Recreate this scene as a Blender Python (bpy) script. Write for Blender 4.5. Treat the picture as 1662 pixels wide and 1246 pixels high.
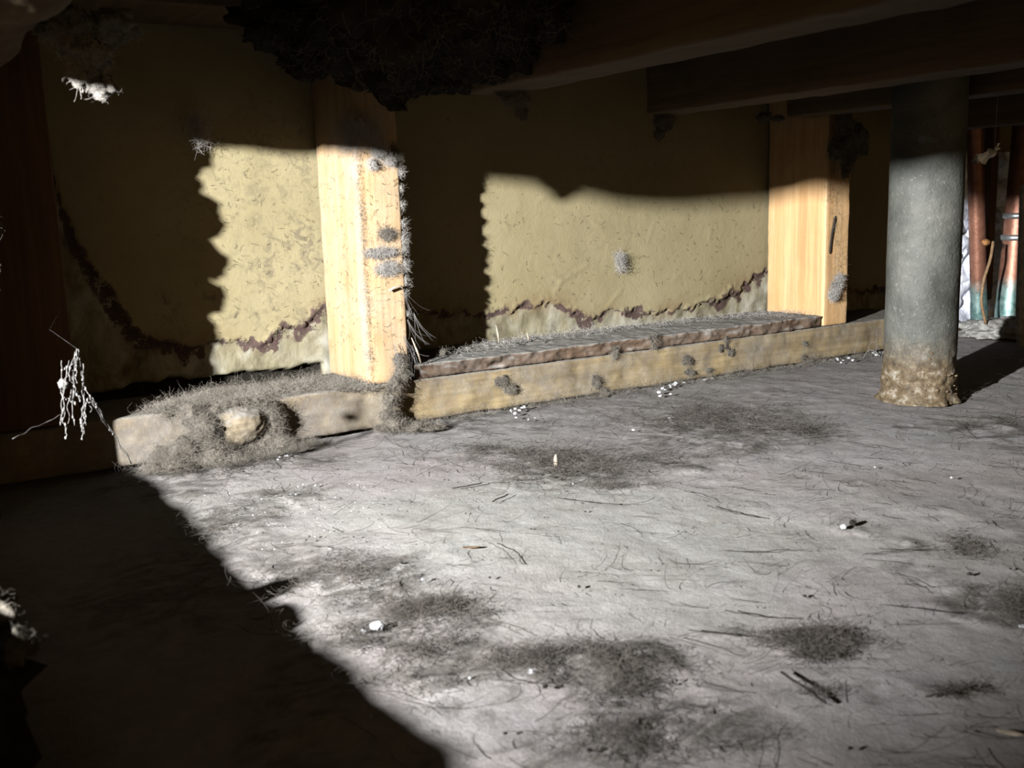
import bpy, math
import numpy as np
from mathutils import Matrix, Vector

scene = bpy.context.scene
for o in list(bpy.data.objects):
    bpy.data.objects.remove(o)
col = scene.collection
rng = np.random.default_rng(7)

# ------------------------------------------------------------------ camera
FPX, CX, CY = 1648.3, 831.0, 623.0
PSI, TH, RO, CH = math.radians(31.447), math.radians(10.079), math.radians(1.868), 0.18363
fw = np.array([math.sin(PSI)*math.cos(TH), math.cos(PSI)*math.cos(TH), -math.sin(TH)])
r0 = np.array([math.cos(PSI), -math.sin(PSI), 0.0])
u0 = np.cross(r0, fw)
rt = r0*math.cos(RO) - u0*math.sin(RO)
up = np.cross(rt, fw)
CAM = np.array([0, 0, CH])
cd = bpy.data.cameras.new('camera')
cam = bpy.data.objects.new('camera', cd)
col.objects.link(cam)
cam.matrix_world = Matrix(((rt[0], up[0], -fw[0], 0), (rt[1], up[1], -fw[1], 0), (rt[2], up[2], -fw[2], CH), (0, 0, 0, 1)))
cd.sensor_width = 36.0
cd.lens = FPX/1662*36
cd.clip_start = 0.01
cd.dof.use_dof = True
cd.dof.focus_distance = 0.95
cd.dof.aperture_fstop = 22
scene.camera = cam

# ------------------------------------------------------------------ world, light, exposure
w = bpy.data.worlds.new('world'); scene.world = w; w.use_nodes = True
bgn = w.node_tree.nodes['Background']
bgn.inputs[0].default_value = (1.0, 0.64, 0.27, 1)
bgn.inputs[1].default_value = 1.6
ld = bpy.data.lights.new('torch_beam', 'SPOT')
lo = bpy.data.objects.new('torch_beam', ld); col.objects.link(lo)
LP = Vector((-0.60, 0.107, 0.321))
lo.location = LP
lo.rotation_euler = (Vector((0.84, 0.90, 0.10)) - LP).to_track_quat('-Z', 'Y').to_euler()
ld.energy = 1040
ld.color = (1.0, 0.99, 0.985)
ld.shadow_soft_size = 0.009
ld.spot_size = math.radians(57)
ld.spot_blend = 1.0
vs = scene.view_settings
vs.view_transform = 'Standard'; vs.look = 'None'; vs.gamma = 1.0; vs.exposure = 0.0
vs.use_curve_mapping = False

# ------------------------------------------------------------------ helpers
def PL(x, y, a, v):
    """the point seen at photo pixel x, y on the real plane axis a = v"""
    d = fw + (x-CX)/FPX*rt - (y-CY)/FPX*up
    return CAM + d*(v-CAM[a])/d[a]

def _h(i, j, k, s):
    n = (i*374761393 + j*668265263 + k*2147483647 + s*1274126177) & 0xffffffff
    n = ((n ^ (n >> 13))*1274126177) & 0xffffffff
    n = ((n ^ (n >> 16))*668265263) & 0xffffffff
    return ((n ^ (n >> 15)) & 0xffffff)/float(0xffffff)

def vn(p, s=0):
    p = np.asarray(p, float)
    i = np.floor(p).astype(np.int64); f = p-i; f = f*f*(3-2*f)
    x, y, z = i[..., 0], i[..., 1], i[..., 2]
    a, b, c = f[..., 0], f[..., 1], f[..., 2]
    def L(u, v, t): return u+(v-u)*t
    return L(L(L(_h(x, y, z, s), _h(x+1, y, z, s), a), L(_h(x, y+1, z, s), _h(x+1, y+1, z, s), a), b),
             L(L(_h(x, y, z+1, s), _h(x+1, y, z+1, s), a), L(_h(x, y+1, z+1, s), _h(x+1, y+1, z+1, s), a), b), c)*2-1

def fbm(p, o=4, s=0, g=.5):
    p = np.asarray(p, float); t = 0; a = 1.0; n = 0
    for k in range(o):
        t = t+a*vn(p*2**k, s+k*17); n += a; a *= g
    return t/n

def setprops(o, label=None, cat=None, group=None, kind=None):
    if label: o['label'] = label
    if cat: o['category'] = cat
    if group: o['group'] = group
    if kind: o['kind'] = kind
    return o

def empty(name, loc, label=None, cat=None, group=None):
    o = bpy.data.objects.new(name, None); col.objects.link(o); o.location = tuple(loc)
    o.empty_display_size = .01
    return setprops(o, label, cat, group)

def mk(name, V, Fc, mat, parent=None, base=None, smooth=True, label=None, cat=None, group=None, kind=None, attrs=None):
    """V (n,3) world coordinates, Fc (m,k) faces"""
    V = np.asarray(V, float); Fc = np.asarray(Fc, np.int32)
    pl = np.zeros(3)
    q = parent
    while q is not None:
        pl = pl+np.array(q.location); q = q.parent
    if base is None:
        base = pl if parent is not None else np.array([(V[:, 0].min()+V[:, 0].max())/2, (V[:, 1].min()+V[:, 1].max())/2, V[:, 2].min()])
    base = np.asarray(base, float)
    me = bpy.data.meshes.new(name)
    n, k = Fc.shape
    me.vertices.add(len(V)); me.vertices.foreach_set('co', (V-base).astype(np.float32).ravel())
    me.loops.add(n*k); me.loops.foreach_set('vertex_index', Fc.ravel())
    me.polygons.add(n)
    me.polygons.foreach_set('loop_start', np.arange(n, dtype=np.int32)*k)
    me.polygons.foreach_set('use_smooth', np.full(n, smooth))
    me.update(calc_edges=True)
    if attrs:
        for an, av in attrs.items():
            at = me.attributes.new(an, 'FLOAT', 'POINT')
            at.data.foreach_set('value', np.asarray(av, np.float32).ravel())
    me.materials.append(mat)
    o = bpy.data.objects.new(name, me); col.objects.link(o)
    if parent is not None:
        o.parent = parent; o.location = tuple(base-pl)
    else:
        o.location = tuple(base)
    return setprops(o, label, cat, group, kind)

def grid_faces(nu, nv, wrap_u=False):
    iu = np.arange(nu if wrap_u else nu-1); iv = np.arange(nv-1)
    a, b = np.meshgrid(iu, iv, indexing='ij')
    a2 = (a+1) % nu
    return np.stack([a*nv+b, a2*nv+b, a2*nv+b+1, a*nv+b+1], -1).reshape(-1, 4)

def axis_pts(lo, hi, n, rad):
    c = np.linspace(lo+rad, hi-rad, max(2, n))
    return np.concatenate([[lo, lo+rad*.3], c, [hi-rad*.3, hi]])

def roundbox(lo, hi, n, rad=.002, rough=.0, freq=40., seed=0, extra=None, hole=None):
    ax = [axis_pts(lo[i], hi[i], n[i], rad) for i in range(3)]
    V = []; Fq = []; off = 0
    for a in range(3):
        b, c = (a+1) % 3, (a+2) % 3
        for side in (0, 1):
            u, v = ax[b], ax[c]
            U_, V_ = np.meshgrid(u, v, indexing='ij')
            P = np.zeros(U_.shape+(3,)); P[..., b] = U_; P[..., c] = V_; P[..., a] = (lo, hi)[side][a]
            fq = grid_faces(len(u), len(v))
            if side == 0: fq = fq[:, ::-1]
            V.append(P.reshape(-1, 3)); Fq.append(fq+off); off += P.shape[0]*P.shape[1]
    V = np.concatenate(V); Fq = np.concatenate(Fq)
    key = np.round(V*1e6).astype(np.int64)
    _, idx, inv = np.unique(key, axis=0, return_index=True, return_inverse=True)
    V = V[idx]; Fq = inv.reshape(-1)[Fq]
    loi = np.array(lo)+rad; hii = np.array(hi)-rad
    q = np.clip(V, loi, hii); d = V-q; L = np.linalg.norm(d, axis=1, keepdims=True)
    nrm = d/np.maximum(L, 1e-9)
    V = q+nrm*rad
    if rough: V = V+nrm*(rough*fbm(V*freq, 4, seed))[:, None]
    if extra is not None: V = extra(V, nrm)
    return V, Fq

def tube(pts, r, sides=12, cap=True):
    pts = np.asarray(pts, float); n = len(pts)
    r = np.broadcast_to(np.asarray(r, float), (n,))
    t = np.gradient(pts, axis=0); t /= np.linalg.norm(t, axis=1, keepdims=True)+1e-12
    ref = np.array([0, 0, 1.0]) if abs(t[:, 2]).mean() < .8 else np.array([1.0, 0, 0])
    s = np.cross(t, ref); s /= np.linalg.norm(s, axis=1, keepdims=True)+1e-12
    b = np.cross(t, s)
    a = np.arange(sides)*2*math.pi/sides
    V = pts[None]+(np.cos(a)[:, None, None]*s[None]+np.sin(a)[:, None, None]*b[None])*r[None, :, None]
    V = V.reshape(-1, 3); Fq = grid_faces(sides, n, True)
    if cap:
        V = np.concatenate([V, pts[:1], pts[-1:]]); c0, c1 = len(V)-2, len(V)-1
        e = []
        for i in range(sides):
            j = (i+1) % sides
            e.append([c0, j*n, i*n, c0]); e.append([c1, i*n+n-1, j*n+n-1, c1])
        # degenerate quads avoided: use a pair of vertices
        e = [[q[0], q[1], q[2], q[0]] for q in e]
        tri = np.array([[q[0], q[1], q[2]] for q in e])
        return V, np.concatenate([np.stack([Fq[:, 0], Fq[:, 1], Fq[:, 2]], 1), np.stack([Fq[:, 0], Fq[:, 2], Fq[:, 3]], 1), tri])
    return V, Fq

def joinm(parts):
    V = []; Fq = []; o = 0
    for v, f in parts:
        f = np.asarray(f)
        if f.shape[1] == 4: f = np.concatenate([f[:, [0, 1, 2]], f[:, [0, 2, 3]]])
        V.append(v); Fq.append(f+o); o += len(v)
    return np.concatenate(V), np.concatenate(Fq)

_ico = {}
def ico(sub):
    if sub in _ico: return _ico[sub]
    import bmesh
    bm = bmesh.new(); bmesh.ops.create_icosphere(bm, subdivisions=sub, radius=1)
    V = np.array([v.co[:] for v in bm.verts]); Fq = np.array([[v.index for v in f.verts] for f in bm.faces])
    bm.free(); _ico[sub] = (V, Fq); return V, Fq

def blob(c, r, sub=4, amp=.35, freq=2.2, seed=0, floor=None, fine=.06):
    V, Fq = ico(sub); c = np.asarray(c, float); r = np.broadcast_to(np.asarray(r, float), (3,))
    d = 1+amp*fbm(V*freq+seed*7.3, 3, seed)*1.6+fine*fbm(V*freq*6+seed, 3, seed+5)*2
    W = V*d[:, None]*r+c
    if floor is not None: W[:, 2] = np.maximum(W[:, 2], floor)
    return W, Fq

def strands(S, D, length, segs=9, curl=.35, rad=.00012, grav=0., zmin=None, drift=None):
    """curled fibres: S starts (n,3), D directions (n,3)"""
    n = len(S); length = np.broadcast_to(np.asarray(length, float), (n,))
    D = D/(np.linalg.norm(D, axis=1, keepdims=True)+1e-9)
    P = np.zeros((n, segs+1, 3)); P[:, 0] = S
    ax = rng.normal(size=(n, 3)); ax /= np.linalg.norm(ax, axis=1, keepdims=True)
    T = np.zeros((n, segs+1, 3))
    d = D.copy(); ba = curl*rng.normal(1, .6, size=(n, 1))
    for k in range(segs):
        T[:, k] = d
        P[:, k+1] = P[:, k]+d*(length/segs)[:, None]
        d = d+np.cross(ax, d)*ba+rng.normal(size=(n, 3))*curl*.45
        d[:, 2] -= grav
        if zmin is not None:
            low = P[:, k+1, 2] < zmin
            d[low, 2] = np.abs(d[low, 2])*.3
            P[low, k+1, 2] = zmin+rng.random(low.sum())*.0004
        d /= np.linalg.norm(d, axis=1, keepdims=True)+1e-9
    T[:, segs] = d
    ref = rng.normal(size=(n, 1, 3)); s = np.cross(T, ref); s /= np.linalg.norm(s, axis=2, keepdims=True)+1e-9
    b = np.cross(T, s)
    rr = (rad*rng.uniform(.6, 1.3, size=(n, 1)))*np.linspace(1, .5, segs+1)[None]
    V = []
    for a in (0, 2.094, 4.189):
        V.append(P+(s*math.cos(a)+b*math.sin(a))*rr[..., None])
    V = np.stack(V, 2).reshape(-1, 3)       # n, segs+1, 3
    i = np.arange(n)[:, None, None]; k = np.arange(segs)[None, :, None]; e = np.arange(3)[None, None, :]
    a0 = (i*(segs+1)+k)*3
    q = np.stack(np.broadcast_arrays(a0+e, a0+(e+1) % 3, a0+3+(e+1) % 3, a0+3+e), -1).reshape(-1, 4)
    return V, q

def tri(f):
    f = np.asarray(f)
    return f if f.shape[1] == 3 else np.concatenate([f[:, [0, 1, 2]], f[:, [0, 2, 3]]])

def rdir(n, flat=1.0):
    d = rng.normal(size=(n, 3)); d[:, 2] *= flat; return d/np.linalg.norm(d, axis=1, keepdims=True)

# ------------------------------------------------------------------ materials
ALB = 0.18     # every base colour darkened to keep bounce low and shadows deep; strong torch
class NT:
    def __init__(s, name, rough=.9, spec=.2, metal=0):
        s.m = bpy.data.materials.new(name); s.m.use_nodes = True
        s.t = s.m.node_tree; s.b = s.t.nodes['Principled BSDF']
        s.b.inputs['Roughness'].default_value = rough
        s.b.inputs['Specular IOR Level'].default_value = spec*.25
        s.b.inputs['Metallic'].default_value = metal
        s.tc = s.t.nodes.new('ShaderNodeTexCoord')
    def n(s, typ, **kw):
        nd = s.t.nodes.new(typ)
        for k, v in kw.items():
            if k.startswith('i_'): nd.inputs[k[2:].replace('_', ' ')].default_value = v
            else: setattr(nd, k, v)
        return nd
    def l(s, a, b): s.t.links.new(a, b)
    def coords(s, scale=(1, 1, 1), rot=(0, 0, 0)):
        m = s.n('ShaderNodeMapping'); m.inputs['Scale'].default_value = scale; m.inputs['Rotation'].default_value = rot
        s.l(s.tc.outputs['Object'], m.inputs[0]); return m.outputs[0]
    def noise(s, scale, detail=4, rough=.55, dist=0, vec=None, sc=(1, 1, 1)):
        nd = s.n('ShaderNodeTexNoise', i_Scale=scale, i_Detail=detail, i_Roughness=rough, i_Distortion=dist)
        s.l(vec if vec is not None else s.coords(sc), nd.inputs['Vector']); return nd.outputs['Fac']
    def ramp(s, fac, stops):
        r = s.n('ShaderNodeValToRGB'); el = r.color_ramp.elements
        while len(el) < len(stops): el.new(.5)
        for e, (p, c) in zip(el, stops):
            e.position = p
            e.color = (c[0], c[1], c[2], 1) if hasattr(c, '__len__') else (c, c, c, 1)
        s.l(fac, r.inputs[0]); return r.outputs[0]
    def mix(s, fac, a, b, mode='MIX'):
        m = s.n('ShaderNodeMix', data_type='RGBA', blend_type=mode)
        for v, i in ((fac, m.inputs[0]), (a, m.inputs[6]), (b, m.inputs[7])):
            if isinstance(v, (int, float)): i.default_value = v
            elif isinstance(v, tuple): i.default_value = (*v, 1)
            else: s.l(v, i)
        return m.outputs[2]
    def math(s, op, a, b=0.):
        m = s.n('ShaderNodeMath', operation=op)
        for v, i in ((a, m.inputs[0]), (b, m.inputs[1])):
            if isinstance(v, (int, float)): i.default_value = v
            else: s.l(v, i)
        m.use_clamp = op in ('ADD', 'SUBTRACT', 'MULTIPLY')
        return m.outputs[0]
    def attr(s, name): return s.n('ShaderNodeAttribute', attribute_name=name).outputs['Fac']
    def color(s, c): s.l(s.mix(1.0, c, (ALB, ALB, ALB), 'MULTIPLY'), s.b.inputs['Base Color'])
    def bump(s, h, strength=.5, dist=.001, prev=None):
        b = s.n('ShaderNodeBump'); b.inputs['Strength'].default_value = strength; b.inputs['Distance'].default_value = dist
        s.l(h, b.inputs['Height'])
        if prev is not None: s.l(prev, b.inputs['Normal'])
        s.l(b.outputs[0], s.b.inputs['Normal']); return b.outputs[0]

def wood(name, c1, c2, axis=2, dust=.5, dustcol=(.42, .40, .36), rough=.75, spec=.25, stain=.4):
    m = NT(name, rough, spec)
    sc = [60, 60, 60]; sc[axis] = 2.2
    g = m.noise(1.0, 5, .6, .6, sc=tuple(sc))
    g2 = m.noise(5.0, 3, .5, .3, sc=tuple(np.array(sc)/1.0))
    c = m.ramp(g, [(.3, c2), (.62, c1)])
    c = m.mix(m.ramp(g2, [(.35, .35), (.6, 0.)]), c, tuple(x*.5 for x in c2))
    st = m.ramp(m.noise(22, 5, .65, .5), [(.52, 0.), (.72, stain)])
    c = m.mix(st, c, (.10, .075, .05))
    c = m.mix(m.math('MULTIPLY', m.attr('grime'), m.ramp(m.noise(28, 6, .75, .6), [(.36, .25), (.6, .95)])), c, (.20, .175, .15))
    if dust:
        geo = m.n('ShaderNodeNewGeometry'); sp = m.n('ShaderNodeSeparateXYZ'); m.l(geo.outputs['Normal'], sp.inputs[0])
        upf = m.ramp(sp.outputs[2], [(.2, 0.), (.8, 1.)])
        d1 = m.ramp(m.noise(30, 6, .7), [(.42, 0.), (.75, dust)])
        d = m.math('MAXIMUM', m.math('MULTIPLY', upf, .92), d1)
        dc = m.mix(m.ramp(m.noise(260, 3, .7), [(.3, .0), (.7, 1.)]), tuple(x*.55 for x in dustcol), dustcol)
        c = m.mix(d, c, dc)
    m.color(c)
    b = m.bump(g, .5, .0012)
    m.bump(m.noise(500, 4, .7), .5, .0006, b)
    return m.m

M = {}
M['plate'] = wood('pine_plate', (.46, .36, .20), (.30, .215, .105), 0, .85, (.44, .41, .36), stain=.7)
M['rot'] = wood('rotten_edge_board', (.22, .15, .10), (.10, .065, .045), 0, .3, (.50, .49, .46))
M['stud'] = wood('pine_stud', (.70, .49, .28), (.56, .36, .18), 2, .45, (.70, .64, .54), stain=.25)
M['stud2'] = wood('orange_pine_stud', (.92, .62, .32), (.80, .46, .20), 2, .12, (.6, .5, .36), rough=.5, spec=.5, stain=.12)
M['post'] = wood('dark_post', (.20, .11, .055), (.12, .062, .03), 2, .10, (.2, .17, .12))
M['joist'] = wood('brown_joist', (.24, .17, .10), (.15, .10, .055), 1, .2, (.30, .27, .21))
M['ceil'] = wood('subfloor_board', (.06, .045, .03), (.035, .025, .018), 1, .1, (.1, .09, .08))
M['chunk'] = wood('weathered_knot', (.36, .30, .21), (.24, .19, .12), 0, .7, (.40, .38, .34))

m = NT('lint_grey', 1, .02); m.color(m.ramp(m.noise(90, 5, .7), [(.3, (.10, .09, .075)), (.7, (.40, .36, .30))]))
b = m.bump(m.noise(220, 6, .75), 1.0, .003); m.bump(m.noise(900, 3, .7), 1., .0015, b); M['lint'] = m.m
m = NT('lint_pale', 1, .02); m.color(m.ramp(m.noise(90, 5, .7), [(.3, (.22, .21, .19)), (.7, (.62, .58, .52))]))
b = m.bump(m.noise(220, 6, .75), 1.0, .003); m.bump(m.noise(900, 3, .7), 1., .0015, b); M['lintpale'] = m.m
m = NT('lint_dark', 1, .02); m.color(m.ramp(m.noise(60, 5, .7), [(.3, (.030, .027, .022)), (.7, (.10, .09, .07))]))
m.bump(m.noise(220, 6, .75), 1.0, .003); M['lintdark'] = m.m
def plain(name, c, rough=.8, spec=.2, metal=0, var=.3, sc=300):
    m = NT(name, rough, spec, metal)
    m.color(m.ramp(m.noise(sc, 3, .6), [(.3, tuple(x*(1-var) for x in c)), (.7, tuple(min(1, x*(1+var)) for x in c))]))
    m.bump(m.noise(sc*2, 3, .6), .3, .0005)
    return m.m
M['fibre'] = plain('fibre_grey', (.36, .33, .28), 1, .05, sc=60)
M['fibrepale'] = plain('fibre_pale', (.68, .65, .60), 1, .05, sc=60)
M['fibredark'] = plain('fibre_dark', (.10, .09, .078), 1, .05, sc=60)
M['hair'] = plain('dark_hair', (.045, .038, .032), .6, .2, sc=60)
M['fibremid'] = plain('fibre_brown_grey', (.15, .135, .12), 1, .05, sc=60)
M['web'] = plain('cobweb_silk', (.30, .29, .28), .9, .1, sc=60)
M['crumb'] = plain('white_plaster', (.74, .76, .80), .8, .3, var=.06)
M['speck'] = plain('black_speck', (.03, .025, .02), .7, .3)
M['splinter'] = plain('pale_splinter', (.50, .43, .34), .8, .2)
M['steel'] = plain('galvanised_clamp', (.62, .63, .62), .35, .5, .8, .15)
M['wire'] = plain('tan_wire', (.34, .22, .12), .6, .3)

# pipe
m = NT('grey_pipe_paint', .6, .35)
c = m.ramp(m.noise(14, 6, .65, .4), [(.3, (.05, .053, .046)), (.5, (.12, .127, .113)), (.7, (.21, .21, .19))])
c = m.mix(m.ramp(m.noise(9, 4, .6, .2, sc=(1, 1, .5)), [(.56, 0.), (.7, .45)]), c, (.22, .12, .085))
c = m.mix(m.ramp(m.noise(26, 3, .5), [(.68, 0.), (.72, .6)]), c, (.20, .27, .36))
c = m.mix(m.ramp(m.noise(420, 3, .6), [(.62, 0.), (.70, .6)]), c, (.32, .31, .28))
sp = m.n('ShaderNodeSeparateXYZ'); m.l(m.tc.outputs['Object'], sp.inputs[0])
nz = m.noise(45, 5, .7)
k = m.math('ADD', sp.outputs[2], m.math('MULTIPLY', nz, .05))
rust = m.ramp(k, [(.052, 1.), (.085, 0.)])
rc = m.ramp(m.noise(120, 5, .7), [(.3, (.06, .045, .032)), (.52, (.17, .125, .07)), (.7, (.42, .39, .33))])
m.color(m.mix(rust, c, rc))
b = m.bump(m.noise(160, 5, .7), .7, .0015); m.bump(nz, .5, .004, b); M['pipe'] = m.m
# copper with verdigris
m = NT('aged_copper', .42, .5, .55)
c = m.ramp(m.noise(70, 5, .6), [(.3, (.30, .13, .085)), (.7, (.55, .27, .18))])
sp = m.n('ShaderNodeSeparateXYZ'); m.l(m.tc.outputs['Object'], sp.inputs[0])
k = m.math('ADD', sp.outputs[2], m.math('MULTIPLY', m.noise(50, 5, .7), .04))
m.color(m.mix(m.ramp(k, [(.068, 1.), (.092, 0.)]), c, m.ramp(m.noise(90, 4, .7), [(.35, (.10, .26, .24)), (.65, (.42, .60, .58))])))
m.bump(m.noise(200, 5, .7), .4, .001); M['copper'] = m.m
m = NT('foil', .5, .6, .45); m.color(m.ramp(m.noise(40, 4, .6), [(.35, (1.2, 1.3, 1.6)), (.65, (2.6, 2.7, 2.9))])); m.bump(m.noise(120, 5, .7), .8, .004); M['foil'] = m.m
m = NT('mortar', .95, .1); m.color(m.ramp(m.noise(90, 5, .7), [(.3, (.30, .29, .26)), (.7, (.75, .75, .72))])); m.bump(m.noise(200, 5, .7), 1, .003); M['mortar'] = m.m

# floor
m = NT('dusty_concrete', .92, .12)
co = m.noise(3.2, 3, .5, .3)
c = m.ramp(co, [(.35, (.53, .535, .51)), (.5, (.55, .51, .51)), (.65, (.52, .53, .53))])  # cool and pink tints imitate the lamp's colour fringes on the concrete
c = m.mix(m.ramp(m.noise(16, 5, .6, .4), [(.35, .4), (.65, 0.)]), c, (.40, .37, .33))
c = m.mix(m.ramp(m.noise(150, 4, .65), [(.35, .35), (.62, 0.)]), c, (.27, .25, .225))
c = m.mix(m.ramp(m.noise(330, 3, .6), [(.70, 0.), (.76, .75)]), c, (.10, .09, .08))
c = m.mix(m.ramp(m.noise(410, 2, .5, sc=(1, 1, 1.7)), [(.72, 0.), (.77, .8)]), c, (.80, .79, .76))
d = m.attr('dirt'); sm = m.attr('smudge')
streak = m.noise(28, 7, .72, 1.2, sc=(1.0, 1.5, 1))
dm = m.math('MULTIPLY', d, m.ramp(streak, [(.40, .08), (.60, 1.)]))
dm2 = m.ramp(dm, [(.08, 0.), (.55, .9)])
dcol = m.mix(m.ramp(m.noise(240, 5, .75), [(.35, 0.), (.68, 1.)]), (.085, .078, .072), (.30, .28, .255))
c = m.mix(dm2, c, dcol)
c = m.mix(m.math('MULTIPLY', sm, m.ramp(m.noise(60, 6, .7, .8), [(.35, .2), (.6, .75)])), c, (.17, .155, .125))
m.color(c)
b = m.bump(m.noise(30, 4, .6), .5, .002)
b = m.bump(m.noise(260, 5, .7), .55, .0009, b)
m.bump(m.noise(900, 3, .7), .5, .0005, b); M['floor'] = m.m

# drywall back
m = NT('plasterboard_paper', .85, .2)
c = m.ramp(m.noise(12, 4, .6, .2), [(.3, (.34, .29, .16)), (.7, (.41, .355, .21))])
c = m.mix(m.ramp(m.noise(75, 5, .75, .2), [(.60, 0.), (.68, .28)]), c, (.22, .17, .10))
c = m.mix(m.ramp(m.noise(200, 3, .6), [(.70, 0.), (.75, .7)]), c, (.12, .09, .05))
c = m.mix(m.math('MULTIPLY', m.attr('scuff'), m.ramp(m.noise(95, 6, .75, .8), [(.48, 0.), (.62, .85)])), c, (.14, .12, .09))
low = m.attr('low'); edge = m.attr('edge')
lc = m.ramp(m.noise(38, 6, .7, .5, sc=(1, 1, .5)), [(.32, (.14, .125, .08)), (.46, (.30, .27, .175)), (.60, (.45, .43, .34)), (.72, (.56, .55, .49))])
c = m.mix(m.math('MULTIPLY', low, 1.), c, lc)
c = m.mix(m.math('MULTIPLY', m.attr('halo'), m.ramp(m.noise(120, 5, .7), [(.35, .2), (.6, .85)])), c, (.26, .18, .095))
ec = m.ramp(m.noise(110, 5, .7), [(.3, (.045, .03, .03)), (.7, (.15, .10, .085))])
en = m.math('MULTIPLY', edge, m.ramp(m.noise(110, 6, .75), [(.40, .15), (.56, 1.)]))
c = m.mix(m.ramp(en, [(.2, 0.), (.5, 1.)]), c, ec)
c = m.mix(m.ramp(m.attr('gap_shade'), [(.3, 0.), (.7, 1.)]), c, (.02, .017, .013))  # near-black painted along the wall foot stands in for shade behind the tear
m.color(c)
b = m.bump(m.noise(60, 4, .6, .6), .35, .002); b = m.bump(m.noise(420, 4, .7), .35, .0006, b); M['wall'] = m.m

# ------------------------------------------------------------------ setting
def spaced(lo, a, b, hi, step, coarse):
    return np.concatenate([np.arange(lo, a, coarse), np.arange(a, b, step), np.arange(b, hi+coarse, coarse)])

def ground_ellipse(X, Y, px, py, rx, ry, ang=0, seed=0):
    """soft patch centred on the floor point seen at px,py"""
    c = PL(px, py, 2, 0); dep = (c-CAM)@fw
    a = rx*dep/FPX; b = ry*dep*dep/(FPX*CH)
    rh = np.array([math.cos(PSI), -math.sin(PSI)]); fh = np.array([math.sin(PSI), math.cos(PSI)])
    dx = X-c[0]; dy = Y-c[1]
    u = dx*rh[0]+dy*rh[1]; v = dx*fh[0]+dy*fh[1]
    t = math.radians(ang); u, v = u*math.cos(t)+v*math.sin(t), -u*math.sin(t)+v*math.cos(t)
    return (u/a)**2+(v/b)**2, c, a, b, t

PATCH = [  # px, py, rx, ry, strength, angle
 (905,757,125,34,1.0,0),(775,735,85,17,.7,0),(1160,690,140,36,.75,0),(1295,697,70,18,.8,0),(1060,747,70,13,.7,0),(990,790,70,7,.6,0),
 (1050,665,140,30,.35,0),(1230,640,120,18,.25,0),(850,690,60,10,.4,0),
 (540,940,95,45,.95,0),(690,990,80,25,.95,0),(600,1020,85,60,.85,0),(690,1070,80,60,.85,0),(960,1095,110,48,1.0,0),(870,1075,90,26,.7,0),
 (370,850,70,32,.7,0),(440,806,60,8,.7,0),(300,795,50,12,.8,0),
 (1320,1038,100,17,.8,0),(1330,1065,55,16,.6,0),(1180,1022,80,6,.7,0),(1290,1100,45,8,.7,0),(1335,1130,55,8,.75,-35),
 (1660,990,70,34,1.0,0),(1555,890,35,17,.75,0),(1545,935,45,12,.5,0),(1640,690,90,22,.75,0),(1500,690,60,8,.5,0),
 (1050,1200,130,38,.85,0),(850,1195,150,55,.75,0),(1535,1125,60,6,.6,8),(1415,850,45,8,.5,0),(1180,1180,90,30,.35,0),
 (330,760,120,18,.9,0),(480,738,60,10,.7,0),(660,690,70,12,.95,0),(745,688,55,9,.6,0),(1400,775,45,6,.5,0),(1640,850,60,40,.35,0),
 (1420,1160,120,40,.3,0),(520,1100,120,90,.5,0),(300,950,200,100,.5,0),
]
xs = spaced(-1.4, -.1, 1.45, 2.2, .0031, .1); ys = spaced(-.6, .1, .95, 1.0, .0031, .1)
ys = ys[ys < .955]
GX, GY = np.meshgrid(xs, ys, indexing='ij')
P0 = np.stack([GX, GY, 0*GX], -1)
wx = fbm(P0*14, 5, 3, .65)*.05; wy = fbm(P0*14+50, 5, 4, .65)*.05
dirt = np.zeros_like(GX)
for (px, py, rx, ry, s, an) in PATCH:
    q = ground_ellipse(GX+wx, GY+wy, px, py, rx, ry, an)[0]
    dirt = np.maximum(dirt, s*np.clip(1.15-q*.6, 0, 1))
smudge = np.clip(.5+fbm(P0*5, 4, 9)*1.1, 0, 1)*.5*np.clip((GX-.2)*1.4, .15, 1)
smudge = np.maximum(smudge, np.clip((GY-.62)*5, 0, 1)*np.clip(.15+fbm(P0*9, 4, 21), 0, 1)*.4)
Z = fbm(P0*10, 3, 11)*.0016+fbm(P0*70, 3, 12)*.0006+dirt*np.clip(fbm(P0*60, 4, 13)+.25, 0, 1)*.0035-.0024
V = np.stack([GX, GY, np.minimum(Z, .001)], -1).reshape(-1, 3)
FLOOR = mk('floor', V, grid_faces(len(xs), len(ys)), M['floor'], base=(0, 0, 0), kind='structure', attrs={'dirt': dirt, 'smudge': smudge},
   label='dusty grey concrete floor strewn with lint, hair and crumbs')

WY, SY = .860, .771      # back of the plasterboard, front face of the studs
def linepts(pp):
    q = np.array([PL(x, y, 1, WY) for x, y in pp]); return q[:, 0], q[:, 2]
lx, lz = linepts([(40,60),(75,225),(95,330),(135,410),(165,465),(200,505),(250,545),(300,553),(350,553),(400,558),(440,553),(480,527),(525,496),
                  (600,505),(700,512),(790,507),(845,500),(880,491),(920,500),(960,514),(1010,500),(1050,508),(1090,500),(1130,493),(1180,480),(1215,462),(1243,436),(1300,440),(1345,470),(1500,480),(1662,480)])
wxs = np.arange(-.05, 1.9, .0025); wzs = np.concatenate([np.arange(.030, .26, .0022), np.arange(.262, .42, .008)])
WX, WZ = np.meshgrid(wxs, wzs, indexing='ij')
Q = np.stack([WX, 0*WX, WZ], -1)
line = np.interp(WX, lx, lz)+fbm(Q*[34, 1, 8], 5, 31, .7)*.016+fbm(Q*140, 3, 33)*.006
dz = WZ-line
low = np.clip(.5-dz/.002, 0, 1)
ew = .0042+.0055*np.clip(fbm(Q*32, 4, 35)*2.4, -.6, 1.4)+.010*np.exp(-((WX-.14)/.05)**2)
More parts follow.
